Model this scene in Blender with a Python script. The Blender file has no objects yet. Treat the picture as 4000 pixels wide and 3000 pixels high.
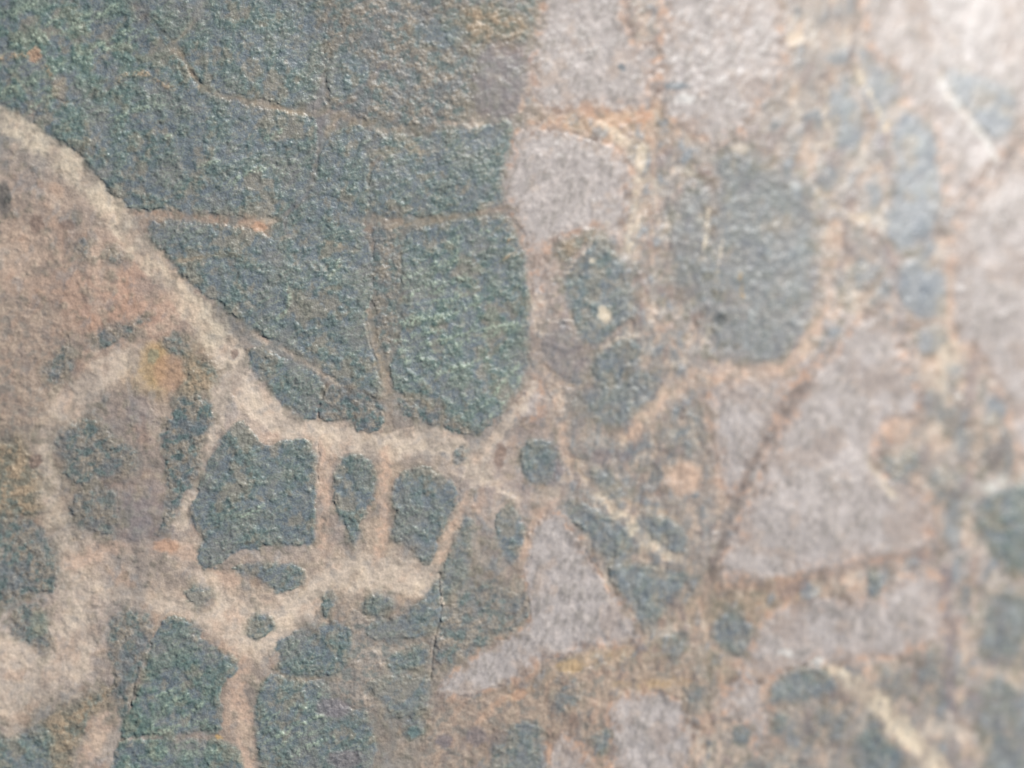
import bpy, math
import numpy as np

# ------------------------------------------------------------------ camera, sky, sun, exposure
K = 5e-5                      # metres per drawing unit (the frame is 2212 units = 11 cm wide)
W, H = 2212.0, 1659.0
D = 0.30                      # camera to the reference height of the stone face
ZREF = 0.085                  # reference height of the stone face above its base
SUN_EL, SUN_AZ = 23.0, 40.0   # azimuth counter-clockwise from +X

sc = bpy.context.scene
cam_d = bpy.data.cameras.new("camera")
cam = bpy.data.objects.new("camera", cam_d)
sc.collection.objects.link(cam)
sc.camera = cam
cam.location = (0, 0, ZREF + D)
cam.rotation_euler = (0, 0, 0)
cam_d.sensor_fit = 'HORIZONTAL'
cam_d.sensor_width = 36.0
cam_d.lens = 36.0 * D / (W * K)
cam_d.clip_start, cam_d.clip_end = 0.01, 50.0
cam_d.dof.use_dof = True
cam_d.dof.focus_distance = D
cam_d.dof.aperture_fstop = 9.5
cam_d.dof.aperture_blades = 0

world = bpy.data.worlds.new("World")
sc.world = world
world.use_nodes = True
nt = world.node_tree
sky = nt.nodes.new("ShaderNodeTexSky")
sky.sky_type = 'NISHITA'
sky.sun_disc = False
sky.sun_elevation = math.radians(SUN_EL)
sky.sun_rotation = math.radians(90 - SUN_AZ)
bg = nt.nodes["Background"]
bg.inputs["Strength"].default_value = 0.07
nt.links.new(sky.outputs[0], bg.inputs["Color"])

sd_ = bpy.data.lights.new("sun", 'SUN')
sd_.energy = 4.8
sd_.angle = math.radians(0.6)
sd_.color = (1.0, 0.995, 0.99)
sun = bpy.data.objects.new("sun", sd_)
sc.collection.objects.link(sun)
el, az = math.radians(SUN_EL), math.radians(SUN_AZ)
sun.rotation_euler = (0, math.radians(90) - el, az)
sun.location = (0.5, 0.3, 0.6)

sc.view_settings.view_transform = 'Standard'
sc.view_settings.look = 'None'
sc.view_settings.exposure = 0.32
sc.view_settings.gamma = 1.0

# ------------------------------------------------------------------ noise
def _hash(ix, iy, seed):
    h = (ix.astype(np.int64) * 374761393 + iy.astype(np.int64) * 668265263 + seed * 974634777) & 0xFFFFFFFF
    h = ((h ^ (h >> 13)) * 1274126177) & 0xFFFFFFFF
    h = h ^ (h >> 16)
    return (h & 0xFFFF).astype(np.float32) / 65535.0

def perlin(x, y, seed=0):
    ca, sa = math.cos(seed * 1.7 + 0.5), math.sin(seed * 1.7 + 0.5)   # lattice turned a different way for every layer
    x, y = x * ca - y * sa, x * sa + y * ca
    ix, iy = np.floor(x), np.floor(y)
    fx, fy = (x - ix).astype(np.float32), (y - iy).astype(np.float32)
    ix, iy = ix.astype(np.int64), iy.astype(np.int64)
    def g(dx, dy):
        a = _hash(ix + dx, iy + dy, seed) * 6.2831853
        return np.cos(a) * (fx - dx) + np.sin(a) * (fy - dy)
    sx = fx * fx * fx * (fx * (fx * 6 - 15) + 10)
    sy = fy * fy * fy * (fy * (fy * 6 - 15) + 10)
    a = g(0, 0) * (1 - sx) + g(1, 0) * sx
    b = g(0, 1) * (1 - sx) + g(1, 1) * sx
    return (a * (1 - sy) + b * sy) * 1.5

def fbm(x, y, seed=0, octs=3, gain=0.5):
    s, a, t = 0, 1.0, 0
    for o in range(octs):
        s = s + a * perlin(x * 2 ** o + 17.3 * o, y * 2 ** o - 9.1 * o, seed + 31 * o)
        t += a
        a *= gain
    return s / t

def worley(x, y, seed=0):
    ix, iy = np.floor(x), np.floor(y)
    best = np.full(x.shape, 9.0, np.float32)
    for dx in (-1, 0, 1):
        for dy in (-1, 0, 1):
            cx, cy = ix + dx, iy + dy
            px = cx + _hash(cx, cy, seed)
            py = cy + _hash(cx, cy, seed + 7)
            best = np.minimum(best, ((px - x) ** 2 + (py - y) ** 2).astype(np.float32))
    return np.sqrt(best)

def smooth(a, b, x):
    t = np.clip((x - a) / (b - a), 0, 1)
    return t * t * (3 - 2 * t)

# ------------------------------------------------------------------ the face of the stone as a graded grid
def graded(lo, hi, step, out_lo, out_hi):
    mid = np.arange(lo, hi + step * 0.5, step)
    def tail(limit):
        s, p, acc = step, 0.0, []
        while p < limit:
            s = min(s * 1.16, 45.0)
            p += s
            acc.append(min(p, limit))
        return np.array(acc)
    return np.concatenate([(lo - tail(lo - out_lo))[::-1], mid, mid[-1] + tail(out_hi - mid[-1])])

STEP = 2.3
gx = graded(-1106 - 70, 1106 + 330, STEP, -2300, 2600)
gy = graded(-830 - 130, 830 + 60, STEP, -1900, 1900)
NX, NY = len(gx), len(gy)
X, Y = np.meshgrid(gx, gy)                       # in units, X right, Y up

def face(X, Y):
    t = (X + 546) / 1000.0
    q = (Y + 200) / 1000.0
    z = -(280 * t + 62 * t * t)                    # falls away to the right
    z += -(80 * q + 72 * q * q) * np.clip(0.08 + 0.12 * t + 0.4 * t * t, 0.0, 1.25)
    ex = np.clip((np.abs(X - 150) - 1500) / 950, 0, 1)
    ey = np.clip((np.abs(Y) - 1150) / 750, 0, 1)
    z -= 520 * (1 - np.sqrt(1 - 0.98 * np.clip(ex ** 2 + ey ** 2, 0, 1)))
    z += 6 * perlin(X / 330, Y / 330, 5) + 3 * perlin(X / 140, Y / 140, 6)
    return z

Z = face(X, Y)
scale = (D / K) / ((D / K) - Z)
U = (1106 + X * scale).astype(np.float32)
V = (829.5 - Y * scale).astype(np.float32)

UW = U + 8.0 * fbm(U / 60, V / 60, 11, 4, 0.6) + 2.0 * perlin(U / 9, V / 9, 12)
VW = V + 8.0 * fbm(U / 60, V / 60, 21, 4, 0.6) + 2.0 * perlin(U / 9, V / 9, 22)
ucol0, ucol1 = U.min(0), U.max(0)
vrow0, vrow1 = V.min(1), V.max(1)

def window(x0, y0, x1, y1, m=30):
    c = np.where((ucol1 > x0 - m) & (ucol0 < x1 + m))[0]
    r = np.where((vrow1 > y0 - m) & (vrow0 < y1 + m))[0]
    if len(c) == 0 or len(r) == 0:
        return None
    return slice(r[0], r[-1] + 1), slice(c[0], c[-1] + 1)

def pts(s):
    a = [float(q) for q in s.replace(',', ' ').split()]
    return np.array(a).reshape(-1, 2)

def chaikin(p, n=2, closed=True):
    for _ in range(n):
        q = np.roll(p, -1, 0) if closed else p[1:]
        b = p if closed else p[:-1]
        r = np.empty((len(b) * 2, p.shape[1]))
        r[0::2] = b * 0.78 + q * 0.22
        r[1::2] = b * 0.22 + q * 0.78
        if not closed:
            r = np.concatenate([p[:1], r, p[-1:]])
        p = r
    return p

def poly_sd(p, x, y):
    """signed distance, positive inside"""
    d = np.full(x.shape, 1e9, np.float32)
    inside = np.zeros(x.shape, bool)
    n = len(p)
    for i in range(n):
        ax, ay = p[i]
        bx, by = p[(i + 1) % n]
        ex, ey = bx - ax, by - ay
        wx, wy = x - ax, y - ay
        t = np.clip((wx * ex + wy * ey) / (ex * ex + ey * ey + 1e-9), 0, 1)
        d = np.minimum(d, (wx - ex * t) ** 2 + (wy - ey * t) ** 2)
        if by != ay:
            c = ((ay > y) != (by > y)) & (x < ex * (y - ay) / (by - ay) + ax)
            inside ^= c
    d = np.sqrt(d)
    return np.where(inside, d, -d)

def line_sd(p, w, x, y):
    """w/2 - distance; w per point"""
    best = np.full(x.shape, -1e9, np.float32)
    for i in range(len(p) - 1):
        ax, ay = p[i]
        bx, by = p[i + 1]
        ex, ey = bx - ax, by - ay
        wx, wy = x - ax, y - ay
        t = np.clip((wx * ex + wy * ey) / (ex * ex + ey * ey + 1e-9), 0, 1)
        d = np.sqrt((wx - ex * t) ** 2 + (wy - ey * t) ** 2)
        best = np.maximum(best, (w[i] * (1 - t) + w[i + 1] * t) * 0.5 - d)
    return best

# ------------------------------------------------------------------ pigments (8-bit values of the mineral colours)
PAL = dict(green=(90, 105, 102), teal=(89, 107, 106), blue=(95, 104, 109), gtan=(112, 108, 95), tan=(152, 133, 110),
           ochre=(172, 142, 100), peach=(186, 157, 136), orange=(178, 138, 112), pale=(185, 169, 152),
           pink=(155, 147, 142), cream=(204, 188, 164), white=(206, 206, 200), brown=(120, 102, 92),
           purple=(112, 105, 107), fissure=(106, 96, 90), grey=(120, 118, 116), lime=(122, 132, 115), dark=(66, 70, 70))
PAL = {k: np.array(v, np.float32) for k, v in PAL.items()}

COL = np.zeros(U.shape + (3,), np.float32)
REL = np.zeros(U.shape, np.float32)              # relief in units
GRN = np.zeros(U.shape, np.float32)              # how granular the mineral is here
ID = np.zeros(U.shape, np.int32)
PIECES = [("groundmass", "ground")]

def mix(a, b, t):
    return a + (b - a) * t[..., None]

# shared noise fields
N60 = fbm(U / 62, V / 62, 101, 3)
N25 = fbm(U / 26, V / 26, 102, 3)
N12 = fbm(U / 12, V / 12, 103, 2)
M90 = fbm(U / 95, V / 95, 104, 3)
NV = fbm((U + 0.35 * V) / 11, (V - 0.35 * U) / 30, 105, 3)      # fibrous, steep
TH = 1 - np.abs(fbm(U / 40, V / 40, 106, 3)) * 5.0               # threads
TH2 = 1 - np.abs(fbm((U * 0.8 + V * 0.6) / 70, (V * 0.8 - U * 0.6) / 20, 107, 2)) * 5.0
W9 = worley(UW / 11.0, VW / 11.0, 108)
W5 = worley(U / 5.5, V / 5.5, 109)
W14 = worley(UW / 15.0, VW / 15.0, 110)
W8 = worley(U / 8.0, V / 8.0, 118)
FAR = smooth(1350, 1850, U)
MV = (1 - FAR) * fbm((U + 0.25 * V) / 26, (V - 0.25 * U) / 42, 111, 3) + FAR * fbm((U + 0.25 * V) / 44, (V - 0.25 * U) / 76, 116, 3)       # mottling, drawn out steeply
MV2 = (1 - FAR) * fbm((U + 0.2 * V) / 32, (V - 0.2 * U) / 48, 112, 3) + FAR * fbm((U + 0.2 * V) / 50, (V - 0.2 * U) / 84, 117, 3)
E1 = fbm(U / 22, V / 22, 113, 3, 0.6)                            # fraying of the outlines
E3 = fbm(U / 48, V / 48, 119, 3, 0.6)
E2 = smooth(-0.4, 0.4, fbm(U / 75, V / 75, 114, 2))              # sharp here, diffuse there
def along(deg, a, b, seed, o=3):
    cs, sn = math.cos(math.radians(deg)), math.sin(math.radians(deg))
    return fbm((UW * cs - VW * sn) / a, (UW * sn + VW * cs) / b, seed, o, 0.6)
WR1 = 1 - np.abs(along(32, 40, 13, 131)) * 3.2
WR2 = 1 - np.abs(along(12, 26, 12, 132)) * 3.2
GREENER = np.clip(np.exp(-((U - 110) / 270) ** 2 - ((V - 110) / 190) ** 2) + np.exp(-((U - 330) / 200) ** 2 - ((V - 1560) / 160) ** 2) + 0.7 * np.exp(-((U - 1000) / 130) ** 2 - ((V - 700) / 200) ** 2), 0, 1)
FEA = 1 - np.abs(along(27, 95, 19, 133)) * 4.0                    # feathery growth lines
RIDGE = 1 - np.abs(fbm(UW / 26, VW / 26, 115, 3)) * 4.0
RIGHT = smooth(950, 1500, U + 0.15 * (V - 800))                  # the coarser-grained half of the stone

# groundmass: broad mineral tints
BASE = (150, 140, 131)
BLOBS = """
100 540 200 120 163 142 125; 250 640 130 80 170 136 116; 60 780 130 120 146 126 110; 40 1050 90 140 132 122 106
60 1450 150 110 172 157 144; 190 1380 90 140 164 150 139; 345 805 55 45 174 147 106; 440 810 60 60 150 134 112
560 1330 200 60 168 149 130; 820 1245 110 50 178 159 139; 470 1450 60 160 150 132 117; 520 830 90 60 160 149 142
850 120 180 130 106 108 105; 1060 50 90 40 148 131 110; 970 200 80 70 122 116 103; 1320 260 110 40 164 140 117
1180 640 60 150 152 139 130; 1420 620 90 200 136 129 122; 1420 930 150 120 134 125 116; 1230 900 90 80 138 127 119
1480 1030 60 60 176 150 128; 1180 1560 130 90 142 122 104; 1420 1470 120 50 150 132 108; 1580 1290 160 50 146 130 111
1780 900 220 220 160 150 145; 1880 350 120 300 156 148 141; 1700 150 120 150 158 147 138; 2000 900 120 140 162 150 139
1850 1560 200 130 148 138 129; 2060 1350 80 250 152 143 136; 1620 1600 130 90 160 146 132; 1080 1080 90 90 148 136 128
240 150 200 110 104 107 101; 520 330 230 150 103 106 101; 640 560 160 150 102 105 101; 720 700 110 90 102 105 101
960 420 130 120 106 107 100; 980 680 100 160 104 106 100; 300 980 120 120 136 123 113; 850 1450 130 130 122 116 105
260 1250 150 50 160 145 131; 700 1060 60 120 154 139 127; 830 1080 40 120 154 137 119; 1050 1340 90 80 126 120 108
640 950 160 40 168 152 139; 980 1180 60 90 134 126 114; 700 1560 130 90 118 113 106; 120 1540 90 50 136 126 110; 1650 560 130 180 138 134 129
"""
acc = np.ones(U.shape, np.float32) * 0.12
COL += np.array(BASE, np.float32) * 0.12
for line in BLOBS.replace('\n', ';').split(';'):
    if line.strip():
        bu, bv, ru, rv, r, g, b = [float(q) for q in line.split()]
        w = np.exp(-((UW - bu) / ru) ** 2 - ((VW - bv) / rv) ** 2)
        acc += w
        COL += w[..., None] * np.array((r, g, b), np.float32)
COL /= acc[..., None]
COL = mix(COL, PAL['gtan'] * 0.97, 0.55 * smooth(0.02, 0.45, N25 + 0.4 * N60))
COL = mix(COL, PAL['grey'], 0.35 * smooth(0.05, 0.5, M90 - 0.2 * N12))
COL = mix(COL, PAL['orange'], 0.28 * smooth(0.12, 0.5, -N60 + 0.3 * N25))
mo = 0.25 + 0.75 * RIGHT
COL = mix(COL, np.array((128, 127, 126), np.float32), 0.75 * mo * smooth(0.08, 0.34, MV))
COL = mix(COL, np.array((122, 130, 135), np.float32), 0.6 * mo * smooth(0.2, 0.42, MV))
COL = mix(COL, np.array((184, 160, 141), np.float32), 0.6 * mo * smooth(0.10, 0.36, -MV))
COL = mix(COL, np.array((126, 112, 108), np.float32), 0.55 * mo * smooth(0.12, 0.36, MV2))
COL = mix(COL, np.array((202, 190, 174), np.float32), 0.45 * mo * RIGHT * smooth(0.16, 0.38, -MV2))
COL = mix(COL, np.array((178, 158, 140), np.float32), 0.45 * (1 - RIGHT) * smooth(0.05, 0.35, -M90 + 0.4 * N25))
COL = mix(COL, np.array((122, 112, 104), np.float32), 0.45 * (1 - RIGHT) * smooth(0.12, 0.4, N60 - 0.3 * N25))
COL *= (1 + 0.04 * N12)[..., None]
GRN += 0.20 + 0.3 * smooth(0.0, 0.4, N25)

# ------------------------------------------------------------------ what lies where: outlines of the pieces on the stone's face
# kind | softness | strength | outline.  kinds: g green, b blue-green, m muddled grey-green, t tan-green, u purple-grey, k pink-grey
FRAGS = """
n 14 0.85 | 720 1300 800 1335 870 1322 935 1292 948 1250 1000 1240 1010 1290 962 1350 960 1430 930 1500 915 1545 830 1548 770 1532 720 1500 700 1466 750 1420 760 1360
n 16 0.7 | 1175 830 1300 838 1420 828 1442 858 1392 938 1350 960 1290 985 1245 1000 1222 960 1215 900 1190 860
n 16 0.7 | 1250 1000 1330 965 1420 905 1520 882 1545 1000 1560 1100 1530 1238 1480 1300 1440 1332 1392 1372 1335 1300 1284 1205 1232 1120
n 15 0.65 | 1170 695 1240 690 1400 690 1490 722 1445 828 1300 840 1220 832 1180 780
e 16 0.8 | 925 1520 1100 1502 1200 1462 1340 1420 1480 1402 1550 1480 1500 1520 1400 1490 1322 1502 1300 1600 1185 1582 1060 1560 1000 1640 1010 1700 900 1700 918 1600
n 16 0.55 | 1655 1535 1700 1520 1840 1440 2030 1400 2040 1560 2045 1700 1630 1700
n 16 0.5 | 1690 -40 1855 -40 1850 60 1830 160 1780 320 1700 330 1600 320 1650 210 1700 150
n 16 0.5 | 1780 330 1900 330 1925 420 1900 520 1920 640 1860 680 1800 640 1775 480
n 16 0.5 | 1890 990 1960 800 2040 830 2095 860 2090 1000 2090 1200 2020 1190 2010 1060 1940 1040
e 14 0.6 | -50 660 60 650 150 720 155 790 110 850 70 950 -50 960
k 7 1 | 1115 285 1160 278 1220 284 1290 300 1340 330 1362 370 1360 420 1352 470 1330 500 1290 480 1250 500 1205 510 1182 530 1168 590 1166 660 1152 640 1150 560 1140 510 1110 470 1088 440 1080 400 1095 340
k 7 1 | 1190 -40 1340 -40 1350 60 1372 110 1412 90 1425 130 1415 200 1400 232 1330 240 1270 232 1200 240 1158 230 1152 150 1150 90 1165 40
k 8 1 | 1435 -40 1680 -40 1690 100 1690 170 1640 212 1610 270 1570 310 1545 322 1510 290 1460 265 1432 230 1425 150 1435 80
k 9 1 | 1862 -40 2280 -40 2280 250 2212 280 2150 345 2100 400 2042 440 2036 330 2010 258 1962 232 1952 180 1935 152 1900 138 1872 100
k 9 1 | 2280 290 2212 338 2130 400 2072 460 2062 540 2058 640 2064 740 2105 745 2130 790 2180 860 2200 960 2212 1010 2280 1030
k 9 1 | 1720 838 1762 795 1830 725 1872 682 1918 690 1945 740 1962 800 1985 850 1975 900 1915 905 1888 980 1915 1045 1990 1055 2012 1110 2012 1178 1930 1205 1850 1212 1770 1240 1690 1250 1560 1258 1552 1225 1588 1150 1628 1060 1665 980 1700 910
k 9 1 | 1542 832 1600 812 1680 802 1716 822 1690 880 1645 958 1598 1045 1572 1090 1558 1040 1550 980 1532 930 1526 880
k 6 1 | 1140 1140 1180 1108 1205 1105 1230 1140 1270 1200 1305 1260 1340 1300 1368 1340 1388 1375 1350 1395 1270 1398 1200 1418 1150 1440 1090 1480 1000 1510 940 1500 952 1480 1000 1432 1080 1385 1130 1362 1147 1310 1140 1270 1128 1240 1132 1200
k 10 1 | 1640 1340 1690 1312 1780 1292 1850 1292 1900 1292 1922 1262 1985 1222 2030 1245 2040 1300 2035 1380 1990 1395 1940 1420 1870 1428 1800 1432 1740 1436 1660 1460 1590 1500 1605 1440
k 8 1 | 1340 1502 1400 1492 1470 1510 1488 1560 1500 1600 1480 1640 1470 1700 1330 1700 1322 1600 1312 1540
k 9 0.9 | 1545 1500 1600 1470 1650 1475 1655 1530 1665 1590 1640 1640 1625 1600 1605 1560 1570 1560
k 7 0.8 | 1190 1602 1220 1580 1268 1620 1280 1700 1178 1700
k 7 0.7 | 1110 880 1140 840 1160 825 1176 860 1168 895 1130 905
u 11 0.56 | 1030 120 1060 95 1110 88 1142 100 1146 150 1142 205 1120 245 1100 252 1060 248 1022 240 1018 180
u 12 0.50 | 912 222 940 205 968 215 972 245 950 252 926 248
u 13 0.56 | 802 128 830 104 858 112 880 135 875 152 840 160 812 150
u 13 0.43 | 676 205 700 200 712 235 704 285 688 296 676 262
u 14 0.50 | 270 1070 330 1050 370 1080 378 1100 365 1145 340 1160 300 1168 265 1165 250 1140 255 1100
u 14 0.43 | 272 862 310 850 332 880 325 925 298 935 278 905
u 13 0.43 | 1180 740 1200 702 1230 706 1245 740 1265 760 1270 800 1240 820 1200 815 1180 790
g 3 1 | -50 -40 230 -40 300 20 330 52 376 90 330 150 290 165 230 190 150 225 105 205 70 235 62 250 -50 205
g 3 1 | 240 -40 700 -40 706 60 700 120 692 205 640 234 560 216 500 208 440 192 410 150 380 92 330 48 290 5
g 3 1 | 62 252 110 206 152 228 235 192 300 166 380 105 412 160 436 198 500 216 600 238 676 248 690 300 682 350 672 400 640 440 606 466 560 474 500 466 400 460 287 452 250 426 202 372 175 334 105 290
g 3 1 | 310 480 380 476 500 482 556 498 606 478 640 446 676 402 690 330 712 290 760 270 800 285 842 290 830 330 790 360 800 430 785 470 800 540 806 600 796 670 800 725 812 780 826 828 820 864 765 840 733 828 680 782 600 742 553 712 487 665 410 618 375 568 335 530
m 10 0.75 | 700 -40 1168 -40 1150 60 1138 92 1110 84 1060 90 1025 112 1012 180 1016 240 960 270 870 275 780 255 700 240 712 190 700 100
g 4 0.95 | 800 295 850 285 900 300 970 280 1040 272 1105 258 1108 300 1088 345 1080 400 1092 446 1050 450 990 462 900 468 800 462 800 430 796 372 835 335
g 4 1 | 872 500 930 488 990 480 1060 462 1098 462 1130 540 1142 640 1146 720 1136 800 1110 860 1060 922 1036 940 1000 920 960 898 900 868 848 846 840 800 856 740 872 690 866 600
m 4 0.8 | 800 478 850 480 868 500 862 600 866 690 850 738 838 780 820 740 806 660 808 560
b 4 1 | 700 150 722 120 760 112 792 128 800 160 780 190 740 215 706 200
t 6 0.8 | 1000 20 1060 8 1120 30 1140 60 1120 82 1060 84 1010 100 985 70
b 6 0.9 | 885 60 920 40 960 45 1000 70 1000 100 960 112 905 100
g 3 1 | 532 758 560 752 600 768 680 803 702 830 684 878 690 904 665 908 635 890 603 870 578 832 545 792
m 3 1 | 708 832 733 838 765 846 823 872 828 900 822 922 803 934 765 922 743 908 693 908 686 880
m 4 0.95 | 852 852 890 868 950 892 1010 926 1030 942 980 930 930 912 890 908 862 890
g 3 1 | 520 902 487 937 467 970 437 1030 420 1080 410 1105 415 1137 445 1162 425 1200 430 1222 450 1232 470 1222 500 1195 553 1180 585 1177 648 1175 678 1177 683 1130 678 1092 683 1055 687 1030 678 1015 687 990 678 965 660 950 628 947 603 955 568 962 550 935
g 3 1 | 738 990 760 982 793 990 810 1015 813 1045 808 1072 795 1095 792 1115 778 1128 773 1162 760 1182 750 1152 738 1117 723 1095 719 1055 725 1020
b 3 1 | 868 1020 885 1015 908 1005 935 1015 973 1037 993 1057 990 1087 978 1102 963 1120 963 1140 948 1167 935 1205 923 1220 900 1205 885 1180 853 1165 843 1150 853 1130 853 1092 843 1070 848 1042
m 12 0.9 | 150 915 190 905 212 900 232 935 250 960 280 970 290 1000 270 1025 225 1030 175 1050 150 1035 135 990 122 955
m 9 0.7 | 152 1070 200 1055 245 1062 252 1110 248 1150 222 1160 190 1140 160 1130
m 5 1 | 385 852 425 850 450 868 460 892 446 930 436 980 420 1030 400 1067 380 1105 363 1145 338 1160 345 1140 368 1095 366 1060 360 1040 360 990 350 955 350 925 370 895
m 8 0.85 | 200 745 215 712 260 705 300 690 316 685 300 706 270 730 240 745 215 752
m 8 0.9 | 125 765 140 750 158 765 157 790 140 815 120 828 100 820 95 800 117 786
m 7 0.85 | 350 727 370 718 400 735 402 760 375 768 355 748
t 7 0.9 | 405 770 440 775 470 790 472 820 440 850 400 855 395 810
m 9 0.8 | 165 525 185 515 198 535 190 555 168 550
m 8 0.8 | 232 545 250 540 262 560 250 575 235 565
t 9 0.9 | -50 960 40 950 75 990 78 1050 92 1100 60 1120 -50 1110
m 9 0.9 | -50 1115 60 1122 100 1158 115 1210 126 1240 120 1270 90 1285 40 1290 10 1310 -50 1310
m 8 0.85 | 37 1312 87 1310 100 1355 112 1385 105 1406 85 1405 70 1387 30 1375 27 1345
t 8 0.9 | 62 1575 95 1557 130 1540 175 1520 212 1486 245 1488 240 1512 215 1530 188 1558 176 1595 160 1622 150 1700 100 1700 90 1620
g 8 0.95 | -50 1605 30 1595 62 1577 92 1570 110 1600 105 1640 120 1700 -50 1700
m 5 0.85 | 237 1335 270 1325 300 1322 325 1340 330 1365 318 1410 305 1460 285 1500 275 1540 258 1550 252 1520 245 1470 238 1400
g 3 1 | 350 1342 382 1327 412 1340 437 1362 430 1380 475 1405 515 1430 512 1452 480 1477 475 1507 487 1545 476 1578 440 1584 380 1584 310 1588 262 1596 262 1560 282 1532 295 1495 310 1457 322 1407 332 1365
g 3 1 | 252 1602 310 1596 400 1594 462 1600 500 1607 522 1627 522 1700 235 1700
g 3 0.95 | 500 1228 530 1220 570 1214 600 1217 642 1218 660 1238 655 1258 630 1272 605 1280 585 1268 560 1250 530 1242
g 4 0.95 | 395 1280 415 1264 440 1270 460 1285 450 1300 430 1315 410 1305
g 4 0.95 | 530 1360 545 1330 570 1322 592 1340 590 1360 570 1378 540 1382
g 4 0.95 | 695 1310 700 1285 715 1275 728 1290 725 1310 710 1325 698 1338
g 6 0.85 | 782 1312 800 1292 820 1284 842 1290 852 1312 823 1328 790 1330
g 4 1 | 600 1384 648 1362 703 1349 728 1344 760 1364 758 1394 750 1424 735 1455 700 1460 640 1466 600 1450 615 1414 590 1404
g 4 1 | 590 1452 640 1474 700 1468 715 1500 740 1525 783 1534 795 1557 808 1582 816 1614 813 1640 805 1700 570 1700 563 1634 552 1607 551 1544 558 1482
b 5 0.95 | 790 1349 823 1340 870 1330 925 1290 950 1245 956 1290 945 1370 900 1376 853 1382 803 1384
g 5 0.9 | 833 1424 878 1404 930 1384 932 1434 865 1452 838 1444
b 6 0.9 | 785 1487 805 1470 828 1460 870 1470 928 1456 922 1496 910 1545 890 1550 850 1545 826 1510
g 6 0.95 | 873 1560 893 1548 914 1560 912 1590 890 1600 873 1590
m 5 0.9 | 955 1330 985 1305 1010 1285 1040 1255 1068 1255 1100 1280 1135 1285 1144 1310 1138 1340 1110 1360 1075 1365 1050 1390 1010 1415 985 1430 965 1440 946 1430 948 1380
b 5 0.85 | 1000 1112 1022 1125 1020 1160 1005 1200 1012 1240 1008 1270 975 1280 958 1296 950 1260 958 1215 985 1165
m 5 0.8 | 980 970 1000 958 1012 975 1008 1000 990 1002
b 4 1 | 1085 1098 1106 1090 1126 1124 1132 1162 1126 1200 1106 1220 1093 1209 1078 1167 1070 1117
b 5 0.95 | 1128 955 1168 947 1198 955 1205 985 1200 1020 1181 1045 1143 1042 1128 1015 1121 985
u 11 0.50 | 1200 955 1218 980 1224 1005 1216 1030 1190 1045 1200 1010 1204 985
b 5 1 | 1231 570 1246 555 1278 522 1293 502 1306 515 1323 545 1343 570 1358 602 1366 632 1376 665 1368 685 1331 710 1301 737 1276 747 1256 732 1238 702 1231 660 1218 622 1221 595
t 6 0.8 | 1206 545 1222 515 1262 505 1284 498 1270 520 1240 552 1222 572
b 5 1 | 1278 785 1301 755 1343 732 1376 735 1387 757 1376 785 1351 805 1331 825 1306 827 1281 815
b 7 0.8 | 1226 868 1268 846 1290 835 1331 832 1360 815 1400 805 1432 810 1415 840 1400 870 1375 905 1351 925 1326 917 1281 900 1240 885
c 16 0.8 | 1535 460 1560 420 1545 345 1590 330 1640 360 1700 385 1750 420 1762 480 1765 560 1762 620 1748 690 1722 735 1695 772 1640 785 1580 762 1545 725 1530 680 1535 640 1540 560
c 14 0.6 | 1440 520 1460 450 1490 400 1520 390 1534 450 1536 540 1532 640 1500 650 1470 655 1455 600
s 6 0.95 | 1791 188 1821 192 1844 220 1864 250 1866 287 1849 320 1814 322 1801 287 1794 237
s 7 0.8 | 1860 102 1879 120 1896 142 1934 160 1949 185 1946 205 1914 225 1896 250 1879 237 1864 205 1856 150
s 6 0.95 | 1941 262 1959 242 2009 265 2021 300 2024 350 2029 415 2029 465 2016 502 1984 525 1954 540 1929 525 1916 502 1924 465 1934 427 1936 375 1934 325 1928 287
s 5 1 | 2041 150 2071 152 2121 170 2171 185 2191 212 2196 250 2179 282 2154 300 2129 282 2084 232 2054 200
s 7 0.95 | 1950 575 1985 562 2020 575 2040 610 2042 650 2030 680 2000 690 1970 680 1945 655 1940 610
s 7 0.9 | 1985 725 2010 700 2038 700 2042 725 2020 750 2000 768 1980 750
m 8 0.7 | 1812 600 1850 588 1890 605 1898 650 1870 670 1825 660
b 6 0.95 | 1905 992 1925 985 1945 1000 1960 982 1982 985 1984 1010 1962 1022 1940 1035 1918 1022
m 6 1 | 2026 1020 2045 1008 2066 1035 2072 1070 2056 1090 2030 1085 2022 1055
m 6 1 | 2095 930 2130 908 2165 920 2185 960 2182 1010 2150 1022 2110 1015 2090 980
m 7 0.85 | 2022 860 2050 850 2074 880 2072 930 2050 935 2030 905
s 7 0.8 | 2040 1150 2060 1138 2076 1155 2070 1182 2045 1180
g 8 0.95 | 2104 1090 2140 1065 2190 1050 2280 1060 2280 1250 2190 1240 2150 1205 2120 1150
b 6 0.9 | 1275 1015 1300 1022 1330 1040 1345 1065 1340 1082 1315 1075 1290 1050
m 7 0.8 | 1388 1010 1425 1008 1440 1030 1430 1058 1395 1062 1380 1040
m 8 0.7 | 1438 900 1480 880 1525 900 1530 950 1490 968 1450 950
b 5 0.95 | 1213 1082 1246 1080 1281 1092 1301 1117 1343 1130 1371 1155 1376 1180 1356 1205 1331 1206 1306 1204 1281 1180 1268 1150 1246 1135 1226 1112
b 6 1 | 1381 1117 1406 1113 1456 1125 1486 1155 1488 1187 1463 1195 1431 1182 1411 1162 1388 1140
b 6 0.95 | 1313 1230 1340 1218 1400 1225 1440 1232 1490 1240 1470 1280 1443 1300 1428 1330 1406 1348 1396 1370 1386 1357 1381 1332 1361 1299 1343 1279 1321 1264
b 7 0.95 | 1543 1349 1561 1327 1578 1307 1596 1314 1606 1344 1626 1350 1621 1384 1601 1414 1576 1419 1551 1407 1536 1374
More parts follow.
